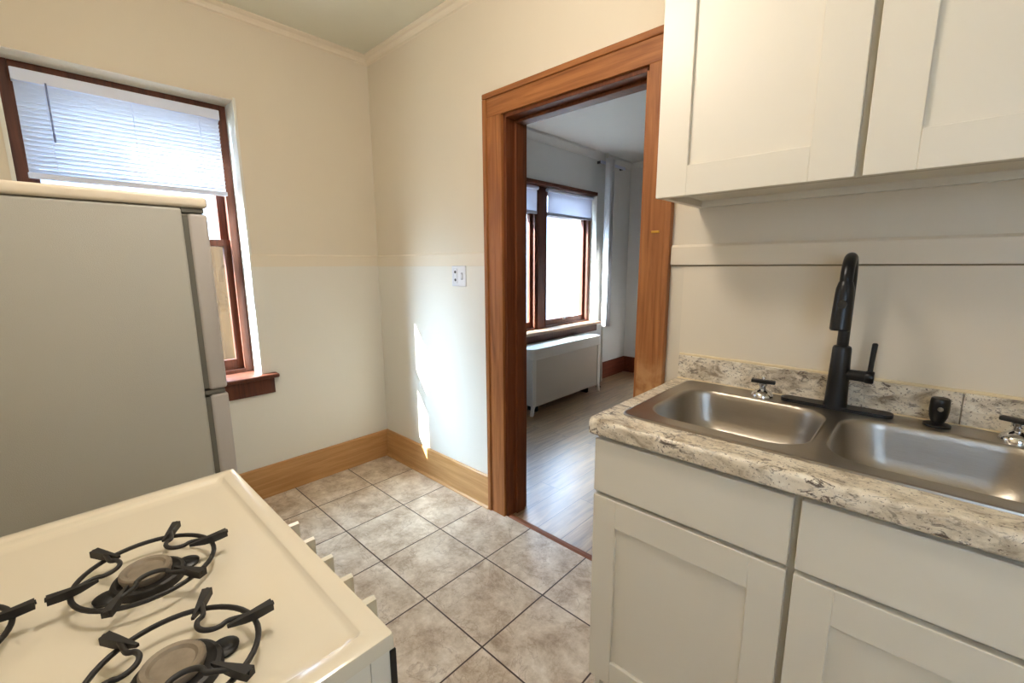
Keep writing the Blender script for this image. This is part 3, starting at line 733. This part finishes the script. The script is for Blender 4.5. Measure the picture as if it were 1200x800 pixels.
for a, b in ((UX0+.04, 2.497), (2.537, 2.95), (2.99, UX1-.04)):
    box(bm, a, b, -.300, -.282, UZ0, UZ0+.038); box(bm, a, b, -.300, -.282, UZ1-.038, UZ1)
obj('face_frame', bm, m_cabface, UC)
for a, b in ((2.063, 2.510), (2.524, 2.972), (2.985, 3.435)):
    shaker(UC, a, b, UZ0-.001, UZ1-.01, -.3005, st=.085, rl=.078)

# ------------------------------------------------------------------ refrigerator
FR = thing('refrigerator', 'cream top-freezer refrigerator with textured side in front of the window', 'refrigerator', (.86, -1.58, 0))
FX0, FX1 = .52, 1.20
bm = bmesh.new(); box(bm, FX0, FX1, -1.90, -1.262, .03, 1.468, bev=.006); obj('cabinet_body', bm, m_fridge, FR)
bm = bmesh.new(); box(bm, FX0-.004, FX1+.006, -1.91, -1.203, 1.470, 1.498, bev=.008, seg=4); obj('top_cap', bm, m_fcap, FR, True)
for z0, z1, nm in ((.968, 1.455, 'freezer_door'), (.09, .955, 'main_door')):
    dd = obj(nm, bx(FX0, FX1-.001, -1.250, -1.205, z0, z1, bev=.009, seg=4), m_fdoor, FR, True)
    obj('gasket', bx(FX0+.01, FX1-.006, -1.263, -1.249, z0+.006, z1-.006), m_gasket, dd)
    bm = bmesh.new(); zz = (z0+.03, z0+.26) if 'free' in nm else (z1-.40, z1-.04)
    tube(bm, [(FX0+.06, -1.206, zz[0]), (FX0+.06, -1.175, zz[0]+.02), (FX0+.06, -1.175, zz[1]-.02), (FX0+.06, -1.206, zz[1])], .010, 12); obj('handle', bm, m_fcap, dd, True)
for z0, z1 in ((1.456, 1.469), (.956, .967)): obj('hinge', bx(FX1-.045, FX1-.002, -1.262, -1.212, z0, z1, bev=.002), m_gasket, FR)
bm = bmesh.new(); box(bm, FX0+.02, FX1-.02, -1.25, -1.235, .012, .085); obj('kick_grille', bm, m_dark, FR)
for x in (FX0+.05, FX1-.05):
    for y in (-1.86, -1.32):
        bm = bmesh.new(); lathe(bm, [(.018, 0), (.018, .012), (.008, .014), (.008, .035)], (x, y, 0), 14); obj('foot', bm, m_blackp, FR)

# ------------------------------------------------------------------ stove
GX0, GX1, GY0, GY1, GZ = 1.585, 2.228, -1.88, -1.303, .88
ST = thing('gas_stove', 'almond enamel gas stove in the left foreground', 'stove', (1.905, -1.6, 0))
bm = bmesh.new(); box(bm, GX0+.003, GX1-.003, GY0+.01, GY1-.030, .03, GZ-.020, bev=.003); obj('oven_body', bm, m_white, ST)
# cooktop: recessed pan with raised rim and rolled outer edge
bm = bmesh.new()
def rl(d, z, r): return [bm.verts.new((x, y, GZ+z)) for x, y in rr_loop(GX0+d, GX1-d, GY0+d, GY1-d, r, 5)]
L_ = [rl(0, -.020, .003), rl(0, -.004, .003), rl(.001, -.001, .004), rl(.004, 0, .005), rl(.026, 0, .006), rl(.0275, -.0015, .008), rl(.031, -.006, .012), rl(.036, -.008, .018), rl(.06, -.008, .03)]
for a, b in zip(L_, L_[1:]): bridge(bm, a, b)
bm.faces.new(L_[-1]); bm.faces.new(L_[0][::-1])
obj('cooktop', bm, m_enamel, ST, True)
bm = bmesh.new(); prism(bm, [(GY1-.030, .70), (GY1-.004, .715), (GY1-.001, GZ-.024), (GY1-.030, GZ-.021)], 'X', GX0+.004, GX1-.010); obj('control_panel', bm, m_enamel, ST)
bm = bmesh.new(); prism(bm, [(GY1-.030, .70), (GY1-.003, .712), (GY1-.001, GZ-.024), (GY1-.030, GZ-.021)], 'X', GX1-.010, GX1-.0035); obj('panel_end_cap', bm, m_white, ST)
obj('trim_gap_strip', bx(GX1-.0036, GX1-.0005, GY1-.006, GY1+.002, GZ-.085, GZ-.024, bev=.001), m_blackp, ST)
bm = bmesh.new(); box(bm, GX0+.015, GX1-.015, GY1-.030, GY1-.002, .20, .68, bev=.008, seg=3)
od = obj('oven_door', bm, m_enamel, ST, True)
bm = bmesh.new(); tube(bm, [(GX0+.07, GY1-.004, .64), (GX0+.07, GY1+.035, .64), (GX0+.09, GY1+.042, .64), (GX1-.09, GY1+.042, .64), (GX1-.07, GY1+.035, .64), (GX1-.07, GY1-.004, .64)], .010, 12); obj('oven_handle', bm, m_chrome, od, True)
obj('broiler_drawer', bx(GX0+.015, GX1-.015, GY1-.030, GY1-.004, .05, .19, bev=.006), m_enamel, ST)
bm = bmesh.new(); box(bm, GX0, GX1, GY0-.045, GY0-.002, .03, GZ+.10, bev=.008, seg=3); obj('backguard', bm, m_enamel, ST, True)
for x in (GX0+.05, GX1-.05):
    for y in (GY0+.05, GY1-.08):
        bm = bmesh.new(); lathe(bm, [(.02, 0), (.02, .012), (.008, .014), (.008, .035)], (x, y, 0), 14); obj('foot', bm, m_blackp, ST)
for i, x in enumerate((1.843, 1.912, 1.982, 2.050, 2.118)):
    zc = .828; y0 = GY1-.0
    bm = bmesh.new()
    lathe(bm, [(.022, -.002), (.022, .008), (.019, .012), (.001, .013)], (x, y0, zc), 24, 'Y')
    prism(bm, [(x-.007, zc-.020), (x+.007, zc-.020), (x+.006, zc+.016), (x, zc+.019), (x-.006, zc+.016)], 'Y', y0+.008, y0+.034)
    kn = obj('knob', bm, m_white, ST)
    bm = bmesh.new(); lathe(bm, [(.025, -.004), (.025, .001), (.022, .002)], (x, y0-.001, zc), 24, 'Y'); obj('bezel', bm, m_chrome, kn, True)
BC_ = [(1.885, -1.488), (2.100, -1.493), (1.880, -1.695), (2.100, -1.700)]
for (cx, cy) in BC_:
    z0 = GZ-.008
    # shallow drip well ring + flared base
    bm = bmesh.new(); lathe(bm, [(.043, -.001), (.043, .006), (.041, .010), (.037, .0115), (.033, .010), (.001, .009)], (cx, cy, z0), 40); bowl = obj('burner', bm, m_iron, ST, True)
    bm = bmesh.new()
    lathe(bm, [(.028, .008), (.0285, .014), (.030, .015), (.030, .020), (.028, .022), (.023, .0215), (.020, .0185), (.001, .018)], (cx-.002, cy-.002, z0), 36); obj('burner_cap', bm, m_burn, bowl, True)
    for k in range(2):
        bm = bmesh.new()
        a = PI*k+PI/2+.1; box_c = (cx+.045*math.cos(a), cy+.045*math.sin(a))
        lathe(bm, [(.015, 0.0), (.016, .004), (.013, .006), (.001, .0065)], (box_c[0], box_c[1], z0), 20)
        obj('burner_ear', bm, m_blackp, bowl, True)
def grate(cx, cy, label):
    z0 = GZ-.008
    G = thing('burner_grate', label, 'grate', (cx, cy, z0), 'round cast iron grates on the stove')
    bm = bmesh.new(); n = 48; zr = .020
    tube(bm, [(cx+.0785*math.cos(2*PI*i/n), cy+.0785*math.sin(2*PI*i/n), z0+zr) for i in range(n)], .0032, 10, closed=True)
    obj('ring', bm, m_iron, G, True)
    for (a1, a2, am) in ((90, 150, 120), (210, 270, 240), (330, 390, 0)):
        P = lambda a, r, z: Vector((cx+r*math.cos(math.radians(a)), cy+r*math.sin(math.radians(a)), z0+z))
        # each pair of fingers is one U-shaped wire pointing inwards, its ends flattened into blades resting on the ring
        cc = P(am, .052, .030); am_r = math.radians(am); ctrl = [P(a1, .100, .031), P(a1, .078, .030)]
        for t in range(7):
            a = am_r - PI/2 - PI*t/6
            ctrl.append(cc + .019*Vector((math.cos(a), math.sin(a), 0)))
        ctrl += [P(a2, .078, .030), P(a2, .100, .031)]; pts = []
        # Catmull-Rom
        for i in range(len(ctrl)-1):
            p0 = ctrl[max(i-1, 0)]; p1 = ctrl[i]; p2 = ctrl[i+1]; p3 = ctrl[min(i+2, len(ctrl)-1)]
            for t in (0, .25, .5, .75):
                pts.append(.5*((2*p1)+(-p0+p2)*t+(2*p0-5*p1+4*p2-p3)*t*t+(-p0+3*p1-3*p2+p3)*t**3))
        pts.append(ctrl[-1])
        bm = bmesh.new(); tube(bm, pts, .0030, 10)
        for a in (a1, a2):   # flat tab: tapered blade dropping to the enamel outside the ring
            ra_ = math.radians(a); ux, uy = math.cos(ra_), math.sin(ra_); vx, vy = -uy, ux
            sec = [(.050, .0285, .0320, .0015), (.068, .0235, .0330, .0028), (.082, .0225, .0335, .0042), (.0985, .0245, .0340, .0056)]
            rg = []
            for r, za, zb, hw in sec:
                rg.append([bm.verts.new((cx+ux*r+vx*s*hw, cy+uy*r+vy*s*hw, z0+z)) for s, z in ((-1, za), (1, za), (1, zb), (-1, zb))])
            for g1, g2 in zip(rg, rg[1:]): bridge(bm, g1, g2)
            bm.faces.new(rg[0][::-1]); bm.faces.new(rg[-1])
        obj('finger', bm, m_iron, G, True)
    return G
g0 = grate(*BC_[0], 'round cast iron grate on the front left burner nearest the refrigerator')
def shift(i, label): copy_tree(g0, (BC_[i][0], BC_[i][1], GZ-.008), label)
shift(1, 'round cast iron grate on the front right burner, nearest the viewer')
shift(2, 'round cast iron grate cut off by the left edge of the photo')

# ------------------------------------------------------------------ ceiling lamp (gives the warm room light)
LP = thing('ceiling_lamp', 'round warm white glass ceiling lamp over the kitchen', 'lamp', (1.75, -1.05, 2.15))
bm = bmesh.new(); lathe(bm, [(.10, H), (.10, H-.02), (.02, H-.035), (.012, H-.04), (.012, H-.20), (.05, H-.215), (.05, H-.235)], (1.75, -1.05, 0), 32); obj('canopy', bm, m_chrome, LP, True)
bm = bmesh.new(); lathe(bm, [(.05, H-.235), (.09, H-.25), (.118, H-.285), (.125, H-.325), (.11, H-.37), (.07, H-.405), (.005, H-.415)], (1.75, -1.05, 0), 32); obj('lamp_globe', bm, m_lampg, LP, True)

# ------------------------------------------------------------------ outside
struct('ground', bx(-14, -.3, -14, 14, -.7, -.5), m_ground)
HS = thing('neighbour_house', 'pale sided house close outside the windows', 'house', (-5, 0.5, -.5))
obj('siding_wall', bx(-7.5, -4.2, -5, 9, -.5, 4.2), m_side, HS)
bm = bmesh.new(); prism(bm, [(-3.9, 4.15), (-5.85, 5.6), (-7.8, 4.15)], 'Y', -5.2, 9.2); obj('roof', bm, m_roof, HS)
for y, z in ((-3.4, 1.6), (-1.6, 1.6), (.6, 1.2), (3.2, 1.0), (5.2, 1.0), (7.0, 1.2)):
    bm = bmesh.new(); box(bm, -4.24, -4.16, y, y+.95, z, z+1.5, bev=.01); wd_ = obj('window', bm, m_blindr, HS)
    bm = bmesh.new(); box(bm, -4.165, -4.150, y+.08, y+.87, z+.08, z+.71); box(bm, -4.165, -4.150, y+.08, y+.87, z+.79, z+1.42); obj('pane', bm, m_pane, wd_)

FN = thing('board_fence', 'tan vertical board fence outside the kitchen window', 'fence', (-1.8, -1.0, -.5))
y = -3.2; k = 0
while y < .9:
    bm = bx(-1.815, -1.790, y, y+.141, -.5, 1.54+.012*math.sin(k*2.3)); obj('fence_board', bm, m_fence, FN); y += .142; k += 1
for z in (0.0, 1.0): obj('fence_rail', bx(-1.855, -1.815, -3.2, .9, z, z+.09), m_fence, FN)
struct('sun_block_wall', bx(-1.6, 8, -7.4, -7, -.5, 6.4), m_side)  # unseen block added to keep direct sun out of the back window

for o in COL.objects:
    if '_o' in o: del o['_o']
